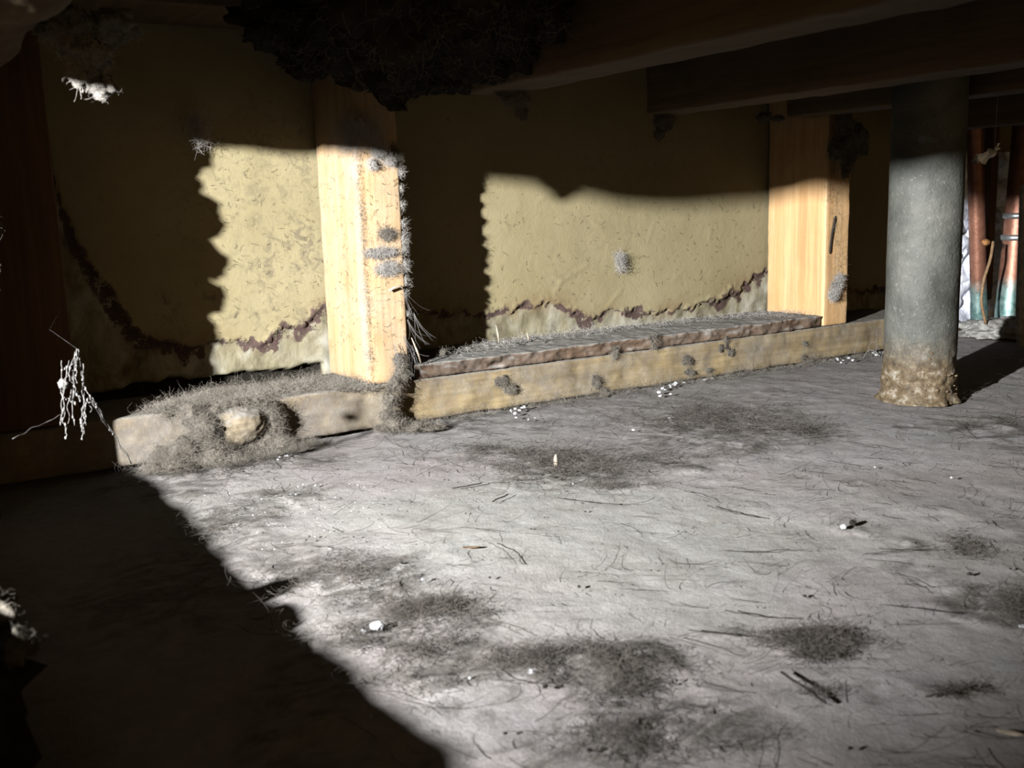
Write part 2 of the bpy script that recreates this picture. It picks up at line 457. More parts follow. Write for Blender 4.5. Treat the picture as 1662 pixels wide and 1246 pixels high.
edge = np.clip(1.25-np.abs(dz+ew*.4)/ew, 0, 1)
bot = np.clip((.0475+fbm(Q*60, 3, 36)*.005-WZ)/.003, 0, 1)*(WX < .33)
halo = np.exp(-((dz-.002)/.010)**2)*np.clip(.55+fbm(Q*26, 4, 41)*1.5, 0, 1)
scuff = np.zeros_like(WX)
for (px, py, r, s) in [(430,430,.03,.7),(490,400,.035,.9),(500,520,.02,.9),(345,485,.009,1),(385,515,.008,1),(440,490,.03,.5),(420,300,.06,.45),(470,240,.05,.6),
                       (910,440,.02,.4),(1000,330,.08,.25),(1215,470,.02,.8),(265,485,.008,1),(275,505,.01,1),(430,600,.03,.4)]:
    c = PL(px, py, 1, WY); scuff = np.maximum(scuff, s*np.exp(-(((WX-c[0])**2+(WZ-c[2])**2)/r**2)))
# relief: rolled paper lip over the eroded band
yy = WY+fbm(Q*12, 3, 37)*.0012-np.clip(1-np.abs(dz-.001)/.0035, 0, 1)*.0022*(.6+fbm(Q*40, 3, 38))+low*.0022*(1+fbm(Q*70, 3, 39))+bot*.012
for (x1, y1, x2, y2, w_) in [(905,460,955,430,.0016),(870,330,885,318,.001),(1010,470,985,500,.0012),(910,455,900,475,.0015),(1050,395,1062,360,.0008),(1150,390,1155,370,.0008),(940,350,990,345,.0006),(1090,455,1110,440,.0008)]:
    a = PL(x1, y1, 1, WY); b_ = PL(x2, y2, 1, WY); ab = np.array([b_[0]-a[0], b_[2]-a[2]]); L2 = ab@ab
    t = np.clip(((WX-a[0])*ab[0]+(WZ-a[2])*ab[1])/L2, 0, 1)
    t0 = t+0*WX
    dd = np.hypot(WX-a[0]-t0*ab[0]+.002*vn(Q*60, 5), WZ-a[2]-t0*ab[1])
    yy = yy-np.clip(1-dd/.0022, 0, 1)*w_*.6
V = np.stack([WX, yy, WZ], -1).reshape(-1, 3)
WALL = mk('wall_back', V, grid_faces(len(wxs), len(wzs)), M['wall'], kind='structure', attrs={'low': low, 'edge': edge, 'scuff': scuff, 'halo': halo, 'gap_shade': bot},
   label='yellow paper back of plasterboard with a dark water-stain line')
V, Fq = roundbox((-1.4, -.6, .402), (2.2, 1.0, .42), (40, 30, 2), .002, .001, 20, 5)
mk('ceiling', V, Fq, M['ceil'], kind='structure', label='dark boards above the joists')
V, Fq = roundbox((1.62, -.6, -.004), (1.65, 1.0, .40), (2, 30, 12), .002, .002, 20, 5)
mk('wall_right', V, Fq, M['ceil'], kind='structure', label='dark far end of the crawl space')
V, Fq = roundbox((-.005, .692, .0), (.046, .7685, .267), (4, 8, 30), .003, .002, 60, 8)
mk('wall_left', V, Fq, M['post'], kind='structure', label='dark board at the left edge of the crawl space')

# ------------------------------------------------------------------ timbers
def notch(V, nrm):
    f = V[:, 1] < SY+.004
    V[:, 1] += f*np.clip(fbm(V*[25, 1, 60], 4, 71), 0, 1)*.004
    return V
V, Fq = roundbox((-.12, SY, .0015), (1.06, WY-.002, .038), (500, 14, 14), .003, .0012, 70, 2, notch)
PLATE = mk('sill_plate', V, Fq, M['plate'], attrs={'grime': np.clip((.43-V[:, 0])*5, 0, 1)+.35*np.clip(fbm(V*18, 3, 88)*2, 0, 1)}, label='long weathered pine board lying flat on the concrete under the studs', cat='board')
def rag(V, nrm):
    f = (V[:, 1] < SY+.012)
    V[:, 1] += f*(fbm(V*[55, 1, 140], 4, 75)*.0045+.001)
    V[:, 2] += (V[:, 2] > .045)*fbm(V*[50, 50, 1], 4, 77)*.0011
    return V
V, Fq = roundbox((.376, SY-.001, .0385), (.876, WY-.003, .0505), (420, 30, 8), .0016, .0012, 120, 12, rag)
mk('filler_board', V, Fq, M['rot'], label='thin dusty board with a rotten brown front edge between two studs', cat='board')
# long split along the rotten board as its own sliver
def stud(x0, x1, mat, label, seed, zb=.0385, y0=SY, wane=0):
    def ex(V, nrm):
        if wane:
            near = np.exp(-((V[:, 0]-x0)**2+(V[:, 1]-y0)**2)/.008**2)
            V[:, 0] += near*(.0025+.003*fbm(V*[1, 1, 22], 3, seed)); V[:, 1] += near*(.002+.003*fbm(V*[1, 1, 26], 3, seed+3))
        return V
    V, Fq = roundbox((x0, y0, zb), (x1, WY-.003, .329), (12, 24, 150), .002, .0009, 50, seed, ex)
    return mk('wall_stud', V, Fq, mat, label=label, cat='stud', group='studs along the plasterboard wall')
S1 = .332; S2 = .878
STUD1 = stud(S1, S1+.038, M['stud'], 'brightly lit pine stud with fluff clinging to its front edge, left of centre', 41, wane=1)
STUD2 = stud(S2, S2+.038, M['stud2'], 'glowing orange pine stud right of the thin rotten-edged board', 42)
stud(.020, .108, M['post'], 'dark brown wide post in shadow at the far left', 43)
V, Fq = roundbox((1.224, .806, .0385), (1.238, .818, .329), (4, 4, 60), .001, .0006, 50, 44)
mk('wood_batten', V, Fq, M['post'], label='thin brown batten between the two copper pipes', cat='batten')
V, Fq = roundbox((-.12, SY-.002, .331), (1.55, WY-.003, .37), (80, 6, 6), .002, .001, 40, 15)
mk('top_plate', V, Fq, M['joist'], label='dim horizontal timber across the tops of the studs', cat='beam')

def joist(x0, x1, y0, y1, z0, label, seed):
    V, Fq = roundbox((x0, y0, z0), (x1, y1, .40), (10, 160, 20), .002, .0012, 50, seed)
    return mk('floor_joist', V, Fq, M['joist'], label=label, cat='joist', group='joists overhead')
joist(.352, .390, -.25, .625, .258, 'nearest and highest overhead joist, from the top edge to just right of the lit stud', 51)
joist(.598, .636, -.25, .733, .258, 'second overhead joist with a pale brown underside passing in front of the grey pipe top', 52)
joist(.812, .850, -.25, .768, .262, 'third overhead joist passing behind the grey pipe', 53)
joist(1.075, 1.113, -.25, .768, .252, 'reddish joist beyond the grey pipe at the right edge', 54)
def und(V, nrm):
    V[:, 2] += (V[:, 2] < .30)*(fbm(V*22, 4, 57)*.004+np.clip(.57-V[:, 1], 0, 1)*.025-.009*np.exp(-((V[:, 1]-.44)/.045)**2))
    V[:, 0] += (V[:, 0] > .05)*fbm(V*24, 4, 58)*.005
    return V
V, Fq = roundbox((-.06, .02, .266), (.075, .765, .40), (24, 120, 20), .012, .002, 60, 55, und)
mk('header_beam', V, Fq, M['joist'], label='blurred furry timber underside in the top left corner', cat='beam')
def lump(V, nrm):
    V[:, 2] += (V[:, 2] > .05)*(fbm(V*[20, 14, 1], 4, 61)*.002)
    V[:, 0] += (V[:, 0] > -.05)*(fbm(V*[1, 16, 30], 4, 62)*.003)
    return V
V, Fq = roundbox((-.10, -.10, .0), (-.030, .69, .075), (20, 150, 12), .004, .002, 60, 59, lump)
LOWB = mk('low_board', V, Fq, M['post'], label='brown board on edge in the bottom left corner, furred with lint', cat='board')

# ------------------------------------------------------------------ grey drain pipe
PC = np.array([.779, .574])
def lathe(c, prof, sides, rough, seed, crust=None, lean=(0, 0)):
    prof = np.array(prof); a = np.arange(sides)*2*math.pi/sides
    z = prof[:, 1]; R = np.repeat(prof[None, :, 0], sides, 0)
    A = np.repeat(a[:, None], len(z), 1); Zz = np.repeat(z[None], sides, 0)
    Pn = np.stack([np.cos(A)*.03, np.sin(A)*.03, Zz], -1)
    R = R+rough*fbm(Pn*60, 4, seed)
    if crust: R = R+crust(Zz, Pn)
    X = c[0]+np.cos(A)*R+lean[0]*Zz; Y = c[1]+np.sin(A)*R+lean[1]*Zz
    return np.stack([X, Y, Zz], -1).reshape(-1, 3), grid_faces(sides, len(z), True)
zz = np.concatenate([np.linspace(-.001, .075, 90), np.linspace(.08, .2475, 50)])
def cr(Zz, Pn):
    k = np.clip(1-Zz/.06, 0, 1)
    return k*np.clip(fbm(Pn*110, 4, 91)*1.2+.1, -.2, 1)*.0042+np.clip(1-Zz/.012, 0, 1)**2*.005
pe = empty('drain_pipe', (PC[0], PC[1], 0), 'thick grey-green vertical drain pipe with a rusty crusted foot on the concrete', 'pipe')
V, Fq = lathe(PC, [(.0306, z) for z in np.concatenate([zz, np.linspace(.2495, .401, 30)])], 144, .0004, 90, cr)
mk('shaft', V, Fq, M['pipe'], pe)
cv = []
for i in range(110):
    a = rng.uniform(0, 6.283); z = abs(rng.normal(0, .022)); rr = .0300+.0035*max(0, 1-z/.05)*rng.random()
    s = rng.uniform(.0006, .0020)
    cv.append(blob((PC[0]+math.cos(a)*rr, PC[1]+math.sin(a)*rr, max(z, s*.5)), (s, s, s*.7), 1, .4, 2, i))
V, Fq = joinm(cv); mk('rust_flakes', V, Fq, plain('rust_flake', (.20, .15, .10), .95, .1), pe, smooth=False, kind='stuff')

# ------------------------------------------------------------------ copper pipes, clamps, foil, mortar
def copper(c, top, r, label, foot):
    e = empty('copper_pipe', (c[0], c[1], 0), label, 'pipe', 'copper pipes behind the grey pipe')
    zs = np.linspace(0, .328, 70)
    pts = np.stack([c[0]+(top[0]-c[0])*zs/.4, c[1]+(top[1]-c[1])*zs/.4, zs], 1)
    rad = r*(1+.12*np.clip(1-zs/foot, 0, 1)+.05*fbm(np.stack([zs*60, 0*zs, 0*zs], 1), 3, 5)*(zs < foot))
    V, Fq = tube(pts, rad, 28); mk('tube', V, Fq, M['copper'], e)
    return e, pts
C1 = PL(1592, 546, 2, 0)[:2]; C1 = np.array([1.205, .800])
c1e, p1 = copper(C1, C1+np.array([-.075, -.02]), .0098, 'thinner leaning copper pipe with a verdigris foot, left of the pair', .06)
C2 = np.array([1.243, .785])
c2e, p2 = copper(C2, C2+np.array([.045, .012]), .0162, 'thicker copper pipe with two metal clamps and a green crusted foot', .07)
for zc in (PL(1635, 352, 1, .77)[2], PL(1635, 388, 1, .77)[2]):
    c = np.array([np.interp(zc, p2[:, 2], p2[:, k]) for k in range(3)])
    V, Fq = lathe(c[:2], [(.0163, zc-.0038), (.0182, zc-.0036), (.0186, zc), (.0182, zc+.0036), (.0163, zc+.0038)], 40, .0002, 3)
    cl = mk('clamp', V, Fq, M['steel'], c2e, base=c)
    d = np.array([-.45, -.89])
    V, Fq = tube([c+[d[0]*.015, d[1]*.015, 0]+np.array([-.006, .003, 0])*0, c+[d[0]*.028, d[1]*.028, 0]], .003, 8)
    b1 = mk('clamp_screw', V, Fq, M['steel'], cl)
for nm, c, r, s, lb in [('mortar_lump', (1.205, .765, .003), (.060, .050, .019), 3, 'whitish crusty mortar lump around the feet of the copper pipes'),]:
    V, Fq = blob(c, r, 5, .35, 2.4, s, 0); mk(nm, V, Fq, M['mortar'], label=lb, cat='mortar')
# clip + wire
pw = [PL(1612, 392, 1, .765), PL(1608, 420, 1, .76), PL(1596, 455, 1, .76), PL(1592, 490, 1, .76), PL(1600, 525, 1, .76)]
def smoothpts(p, n=30):
    p = np.array(p); t = np.linspace(0, len(p)-1, n); q = np.stack([np.interp(t, range(len(p)), p[:, k]) for k in range(3)], 1)
    for _ in range(4): q[1:-1] = (q[:-2]+2*q[1:-1]+q[2:])/4
    return q
V, Fq = tube(smoothpts(pw), .0018, 8); mk('wire', V, Fq, M['wire'], label='thin tan wire curving down beside the clamped copper pipe', cat='wire')
V, Fq = blob(PL(1600, 393, 1, .77), (.006, .004, .004), 3, .3, 2, 4); mk('pipe_clip', V, Fq, plain('rusty_clip', (.45, .22, .08), .6), label='small rusty orange clip between the copper pipes', cat='clip')
pw = [PL(1662, 300, 1, .70), PL(1659, 400, 1, .70), PL(1656, 480, 1, .70), PL(1654, 540, 1, .70), PL(1658, 562, 1, .70)]
V, Fq = tube(smoothpts(pw), .0045, 12); mk('flexible_hose', V, Fq, M['mortar'], label='pale crusted hose at the right edge beside the copper pipe', cat='hose')
# foil sheet, crumpled, with thickness
fx = np.linspace(1.125, 1.56, 150); fz = np.linspace(.002, .23, 90)
A, B = np.meshgrid(fx, fz, indexing='ij'); Qf = np.stack([A, 0*A, B], -1)
def ridged(p, s): return 1-np.abs(vn(p, s))*2
yf = .832+ridged(Qf*28, 3)*.008+ridged(Qf*60, 4)*.004+fbm(Qf*10, 2, 6)*.01
V1 = np.stack([A, yf, B], -1).reshape(-1, 3); V2 = V1+[0, .0012, 0]
gf = grid_faces(150, 90); V = np.concatenate([V1, V2]); Fq = np.concatenate([gf, gf[:, ::-1]+len(V1)])
V[:, 1] = np.clip(V[:, 1], .8195, .853)
FO = mk('foil_sheet', V, Fq, M['foil'], label='crumpled silver foil insulation behind the copper pipes', cat='foil', smooth=False)
sh = []
c = PL(1603, 252, 1, .60)
gx = np.linspace(-.020, .022, 40); gz = np.linspace(-.006, .006, 12); A, B = np.meshgrid(gx, gz, indexing='ij'); Qf = np.stack([A, 0*A, B], -1)
y_ = ridged(Qf*120, 8)*.004
V1 = np.stack([c[0]+A, c[1]+y_, c[2]+B*(1-np.abs(A)/.03)+A*.35+.003*vn(Qf*150, 3)], -1).reshape(-1, 3)
gf = grid_faces(40, 12); V = np.concatenate([V1, V1+[0, .0006, 0]]); Fq = np.concatenate([gf, gf[:, ::-1]+len(V1)])
fe = empty('foil_shred', c, 'torn scrap of shiny film hanging in the dark right of the grey pipe', 'foil')
mk('film', V, Fq, M['foil'], fe, smooth=False)
V, Fq = tube(smoothpts([c+[.01, 0, .004], [c[0]+.012, c[1], .30], [c[0]+.012, c[1], .403]]), .0004, 5)
mk('thread', V, Fq, M['web'], fe)

# ------------------------------------------------------------------ lint: clumps
FIB = {'g': ('lint', 'fibre'), 'p': ('lintpale', 'fibrepale'), 'd': ('lintdark', 'fibredark'), 'x': ('lintdark', 'fibre')}
def clump(name, label, cat, c, r, n=600, length=.012, kind='g', core=.75, seed=1, sub=4, curl=.5, rad=.00013, amp=.35, floor=None, grav=0., segs=8, group=None, parts=None):
    c = np.asarray(c, float); r = np.broadcast_to(np.asarray(r, float), (3,))
    e = empty(name, c if floor is None else (c[0], c[1], floor), label, cat, group)
    blobs = [(c, r)] if parts is None else parts
    ms = []; S = []; D = []
    tot = sum(np.prod(np.asarray(b[1]))**(2/3.) for b in blobs)
    for i, (bc, br) in enumerate(blobs):
        bc = np.asarray(bc, float); br = np.broadcast_to(np.asarray(br, float), (3,))
        W, Fq = blob(bc, br*core, sub if len(blobs) < 3 else max(3, sub-1), amp, 2.2, seed+i, floor, .12)
        ms.append((W, Fq))
        k = max(10, int(n*np.prod(br)**(2/3.)/tot))
        idx = rng.integers(0, len(W), k); s = W[idx]
        out = (s-bc)/br; out /= np.linalg.norm(out, axis=1, keepdims=True)+1e-9
        S.append(s-out*.001); D.append(out*.5+rng.normal(size=(k, 3))*.8)
    S = np.concatenate(S); D = np.concatenate(D)
    V, Fq = joinm(ms); mk('core', V, Fq, M[FIB[kind][0]], e)
    V, Fq = strands(S, D, rng.uniform(.3, 1.1, len(S))*length*.8, segs, curl, rad*.62, grav, floor)
    o = mk('fibres', V, Fq, M[FIB[kind][1]], e, kind='stuff')
    return e

def wisp(pts, spread, n, length, mat, name, label, cat='lint', rad=.00013, curl=.5, segs=9, grav=0, zmin=None, jitter=1.0, dirv=None, group=None):
    """loose fibres scattered about a polyline, no core"""
    pts = np.asarray(pts, float); t = rng.random(n)*(len(pts)-1)
    S = np.stack([np.interp(t, range(len(pts)), pts[:, k]) for k in range(3)], 1)
    S = S+rng.normal(size=(n, 3))*np.asarray(spread)*jitter
    D = rdir(n) if dirv is None else rdir(n)*.6+np.asarray(dirv)
    V, Fq = strands(S, D, rng.uniform(.3, 1.3, n)*length, segs, curl, rad*.7, grav, zmin)
    return mk(name, V, Fq, M[mat], label=label, cat=cat, group=group)

# overhead dark mass between the header and the first joist
mp = []
for (px, py, Y, rr) in [(560,30,.60,.045),(640,60,.62,.050),(720,40,.58,.050),(790,60,.56,.040),(690,100,.64,.036),(600,95,.66,.032),(520,70,.66,.030),(640,135,.66,.022),
                        (480,90,.68,.018),(450,30,.64,.030),(840,80,.55,.025),(760,110,.62,.028),(640,168,.66,.009),(810,20,.5,.04),(700,5,.5,.05),(500,110,.68,.014)]:
    mp.append((PL(px, py, 1, Y), (rr, rr*.8, rr*.62)))
clump('hanging_lint', 'large dark mass of lint sagging from above over the lit stud', 'lint', PL(650, 60, 1, .6), .05, 9000, .022, 'x', .85, 3, 5, .45, .00018, .5, parts=mp, grav=.03)
# lit blob upper left
c = PL(148, 100, 1, .55)
clump('hanging_lint', 'hanging lint tuft with white-lit shreds near the top left corner', 'lint', c, .02, 3000, .009, 'p', .8, 6, 4, .5, .00014, .5,
      parts=[(c+[0, 0, .004], (.013, .012, .012)), (c+[-.004, 0, -.006], (.008, .007, .009)), (c+[.004, 0, -.012], (.007, .006, .007)), (c+[-.008, 0, .014], (.018, .014, .012)), (c+[.010, .0, .018], (.016, .012, .01))])
c = PL(835, 160, 1, .61)
clump('hanging_lint', 'small curl of lint hanging off the end of the nearest joist', 'lint', c, .01, 1100, .016, 'g', .8, 8, 3, .5, .00014, .5, parts=[(c, (.012, .008, .006)), (c+[.012, .01, -.008], (.006, .005, .006)), (c+[-.006, .0, .006], (.01, .008, .007))], grav=.06)
c = PL(1078, 195, 1, .735)
clump('hanging_lint', 'ragged lint tuft dangling from the end of the second joist', 'lint', c, .01, 1300, .014, 'g', .8, 9, 3, .5, .00014, .5, parts=[(c, (.013, .01, .011)), (c+[-.006, 0, -.012], (.006, .005, .007)), (c+[-.006, 0, .014], (.012, .01, .01)), (c+[.002, 0, .024], (.01, .008, .008))], grav=.06)
c = PL(1240, 190, 1, .762)
clump('hanging_lint', 'thin lint fringe on the end of the third joist', 'lint', c, .01, 600, .010, 'g', .8, 10, 3, .5, .00014, .5, parts=[(c, (.012, .006, .006)), (c+[.02, 0, -.001], (.010, .006, .004))], grav=.04)
c = PL(1372, 235, 1, .755)
clump('hanging_lint', 'dim cobwebby lint draped over the upper front of the orange stud', 'lint', c, .01, 2400, .022, 'g', .8, 11, 4, .5, .00013, .6,
      parts=[(c+[.0, 0, .02], (.014, .008, .018)), (c+[.006, 0, -.004], (.016, .008, .016)), (c+[.002, 0, -.022], (.009, .006, .014)), (c+[-.014, 0, -.006], (.012, .006, .012)), (c+[.022, 0, .006], (.014, .008, .018))], grav=.05)
# fringe on the left wall board that casts the ragged shadow edge
mp = [(np.array([.047+o_, .70+.0*o_, z]), (r_, r_, r_*1.3)) for z, r_, o_ in [(.085,.006,.0),(.11,.005,0),(.135,.007,.002),(.16,.010,.004),(.18,.012,.005),(.196,.006,0),(.212,.012,.004),(.232,.007,0),(.25,.01,.004)]]
clump('lint_fringe', 'lumpy lint along the dark board at the far left', 'lint', (.047, .70, .16), .01, 1500, .010, 'g', .85, 12, 4, .5, .00014, .5, parts=mp)
c = PL(318, 205, 1, .845)
wisp([c+[0, 0, .008], c, c+[.002, 0, -.012]], .0035, 500, .016, 'fibrepale', 'lint_wisp', 'pale wisp of fluff on the plasterboard at the corner of the lit patch')
c = PL(1006, 425, 1, .855)
wisp([c+[0, 0, .008], c, c+[.002, 0, -.008]], .0028, 600, .010, 'fibrepale', 'lint_wisp', 'small white tuft stuck on the yellow plasterboard between the studs')

# lit stud: fuzz on the faces and edges
xe = S1+.038
c = PL(585, 225, 1, SY)
wisp([PL(560, 215, 1, SY+.02)*[0, 1, 1]+[S1-.001, 0, 0], (S1-.002, SY+.004, .243), (S1+.008, SY-.002, .247), (S1+.020, SY-.003, .235)], (.003, .006, .007), 3200, .013, 'fibrepale', 'stud_fluff', 'pale fluff matted on the top of the lit stud face', rad=.0001, curl=.35)
c = np.array([S1+.018, SY-.004, .228])
clump('stud_fluff', 'grey nest of lint near the top of the lit stud, with a looped thread', 'lint', c, .01, 2200, .012, 'p', .4, 21, 4, .7, .00012, .4, parts=[(c, (.010, .005, .009)), (c+[.010, -.001, -.008], (.007, .004, .005)), (c+[-.006, 0, -.010], (.004, .003, .008))])
mp = [(np.array([xe+.001, SY+.003, z]), (r_, r_*1.3, r_*1.6)) for z, r_ in [(.225,.003),(.213,.0045),(.198,.003),(.185,.004),(.170,.0035),(.158,.005),(.148,.004),(.135,.0055),(.122,.004),(.112,.003),(.095,.0025)]]
clump('stud_fluff', 'ragged white lint fringe down the right-hand edge of the lit stud', 'lint', (xe, SY, .16),   .01, 4200, .010, 'p', .6, 22, 3, .6, .00012, .5, parts=mp)
for px, py, rx, rz, lb, n_ in [(627,380,.0035,.0022,'small wisp of grey fluff halfway up the lit stud',900),(618,410,.0065,.0016,'fluffy shelf of lint across the lit stud, above the curled shred',1700),
                           (628,436,.0050,.0026,'drooping lint just below the shelf of lint on the stud',1500),(640,250,.003,.004,'loose fluff on the upper right of the lit stud front',700)]:
    c = PL(px, py, 1, SY-.0015)
    wisp([c, c+[0, -.001, 0]], (rx, .0012, rz), n_, .007, 'fibrepale' if n_ > 1000 else 'fibre', 'stud_fluff', lb, curl=.7, rad=.00012, grav=.04)
wisp([(S1-.0005, SY-.001, .238), (S1-.0005, SY-.001, .15), (S1-.0005, SY-.001, .045)], (.0013, .0013, .006), 2600, .0045, 'fibrepale', 'stud_fluff', 'white fuzz along the corner edge of the lit stud', curl=.5, rad=.00008)
q = smoothpts([PL(632, 472, 1, SY-.003), PL(640, 466, 1, SY-.006), PL(650, 463, 1, SY-.007), PL(654, 468, 1, SY-.005)], 12)
V, Fq = tube(q, np.linspace(.0012, .0008, 12), 6); mk('wood_shred', V, Fq, M['splinter'], label='curled wood shred poking from the right side of the lit stud', cat='splinter')
# scattered short hairs over both faces of the lit stud and the plasterboard
n = 130; S = np.stack([rng.uniform(S1, xe, n), np.full(n, SY-.0008), rng.uniform(.06, .24, n)], 1)
n2 = 110; S2_ = np.stack([np.full(n2, S1-.0008), rng.uniform(SY, WY-.01, n2), rng.uniform(.06, .24, n2)], 1)
d = rdir(n+n2); d[:n, 1] *= .1; d[n:, 0] *= .1
V, Fq = strands(np.concatenate([S, S2_]), d, rng.uniform(.002, .008, n+n2), 6, .35, .00013); mk('stud_hairs', V, Fq, M['hair'], label='short dark hairs stuck to the lit stud', cat='hair', kind='stuff')
n = 1500; S = np.stack([rng.uniform(.2, .87, n), np.full(n, WY-.0012), rng.uniform(.075, .25, n)], 1)
S = S[((S[:, 0] < .34) | (rng.random(n) < .35))]
d = rdir(len(S)); d[:, 1] *= .05
V, Fq = strands(S, d, rng.uniform(.001, .007, len(S)), 5, .3, .00014); mk('wall_hairs', V, Fq, M['hair'], label='short hairs and bristles stuck to the yellow plasterboard', cat='hair', kind='stuff')
c = PL(665, 560, 1, SY-.004)
S = np.array([PL(655, 470, 1, SY-.002), PL(672, 510, 1, SY-.004), PL(662, 520, 1, SY-.004), PL(655, 545, 1, SY-.005), PL(640, 560, 1, SY-.005), PL(668, 560, 1, SY-.005)])
V, Fq = strands(np.repeat(S, 6, 0)+rng.normal(size=(36, 3))*.0008, np.tile([[.25, -.1, -1.]], (36, 1))+rng.normal(size=(36, 3))*.12, .028, 12, .06, .00014)
mk('cobweb_threads', V, Fq, M['web'], label='pale threads hanging from the lower right edge of the lit stud', cat='cobweb')
for k, (a, b_) in enumerate([((668, 548), (683, 588)), ((805, 528), (810, 556)), ((855, 540), (858, 552))]):
    A_ = PL(*a, 1, SY-.003 if k == 0 else SY+.02); B_ = PL(*b_, 1, SY-.004 if k == 0 else SY+.02)
    V, Fq = tube([A_, (A_+B_)/2+[.0005, 0, 0], B_], [.0004, .0011, .0008], 6)
    mk('splinter', V, Fq, M['splinter'], cat='splinter', label=['pale splinter leaning at the foot of the lit stud', 'thin splinter standing on the dusty thin board near its left end', 'short splinter standing on the thin board right of the taller one'][k])
# tuft on the orange stud
c = PL(1357, 465, 1, SY-.006)
clump('lint_tuft', 'spiky pale lint tuft on the front edge of the orange stud', 'lint', c, .01, 1800, .012, 'p', .7, 31, 4, .4, .00014, .5, parts=[(c, (.008, .005, .007)), (c+[-.004, 0, -.010], (.006, .004, .007)), (c+[.006, 0, .008], (.006, .004, .006))])
wisp([PL(1345, 200, 1, SY-.004), PL(1350, 330, 1, SY-.002), PL(1362, 460, 1, SY-.002)], (.004, .002, .01), 260, .012, 'fibre', 'lint_wisp', 'sparse lint threads along the front of the orange stud')
q = smoothpts([PL(1356, 350, 1, SY-.001), PL(1352, 370, 1, SY-.001), PL(1348, 395, 1, SY-.001), PL(1347, 412, 1, SY-.001)], 12)
V, Fq = tube(q, np.array([.0004]+[.0012]*10+[.0004]), 6); mk('bark_strip', V, Fq, M['speck'], label='dark bark streak on the narrow front of the orange stud', cat='bark')

# ------------------------------------------------------------------ lint on and in front of the sill plate
mp = [(PL(px, py, 1, Y), r_) for px, py, Y, r_ in [
    (275,668,.775,(.010,.008,.007)),(310,675,.758,(.010,.010,.014)),(330,700,.750,(.013,.012,.016)),(300,730,.745,(.016,.014,.013)),(262,740,.752,(.011,.010,.010)),
    (345,738,.742,(.016,.014,.010)),(285,755,.738,(.014,.012,.006)),(250,760,.745,(.010,.010,.006))]]
clump('lint_heap', 'grey fuzzy heap of lint against the left end of the sill board', 'lint', PL(300, 760, 2, 0), .03, 8000, .022, 'g', .62, 33, 4, .45, .00009, .4, parts=mp, floor=.0005, segs=9)
# round chunk wrapped by a ring of lint
c = PL(388, 690, 1, SY-.010)
V, Fq = blob(c, (.021, .014, .0165), 5, .10, 2, 44, .001, .02)
ch = mk('wood_chunk', V, Fq, M['chunk'], label='round weathered lump of wood bulging from the sill board, ringed by lint', cat='wood')
ang = np.linspace(-1.9, 2.4, 30)
ring = [(c+np.array([math.cos(a)*.028, -.003, math.sin(a)*.019]), (.006, .006, .005)) for a in ang[::2]]
clump('lint_ring', 'curl of grey lint wrapped round the lump of wood on the sill board', 'lint', c, .01, 4200, .016, 'g', .6, 45, 3, .35, .00009, .4, parts=ring, floor=.0005)
mp = [(PL(px, py, 1, Y), r_) for px, py, Y, r_ in [(455,722,.752,(.012,.010,.009)),(480,738,.745,(.014,.010,.005)),(430,745,.738,(.016,.010,.005)),(380,752,.735,(.018,.012,.005)),(505,728,.755,(.010,.008,.004))]]
clump('lint_heap', 'low trail of dark lint on the floor right of the wood lump', 'lint', PL(450, 750, 2, 0), .02, 3600, .018, 'g', .6, 46, 3, .4, .00009, .4, parts=mp, floor=.0005)
# on top of the sill, behind
for pp, sp_, n, lb in [([(230,665),(330,645),(420,634),(520,618),(585,622)], (.006,.018,.0012), 4200, 'soft grey lint blanket on top of the sill board left of the lit stud'),
                       ([(540,632),(560,628),(600,630)], (.005,.008,.0012), 700, 'thicker patch of grey lint at the foot of the lit stud')]:
    pts = [PL(x, y, 2, .0395) for x, y in pp]
    wisp(pts, sp_, n, .012, 'fibre', 'lint_blanket', lb, rad=.00012, curl=.45, zmin=.0392)
pts = [PL(x, y, 2, .052) for x, y in [(700,575),(850,548),(1000,530),(1150,515),(1320,505)]]
wisp(pts, (.01, .016, .0006), 2600, .008, 'fibrepale', 'lint_blanket', 'pale fuzzy lint film on top of the thin rotten-edged board', rad=.00011, curl=.45, zmin=.0512)
c = PL(712, 572, 2, .053)
clump('lint_tuft', 'small grey lint ball on the left end of the thin rotten-edged board', 'lint', c, (.011, .009, .004), 900, .009, 'g', .8, 47, 4, .5, .00011, .4, floor=.0508)
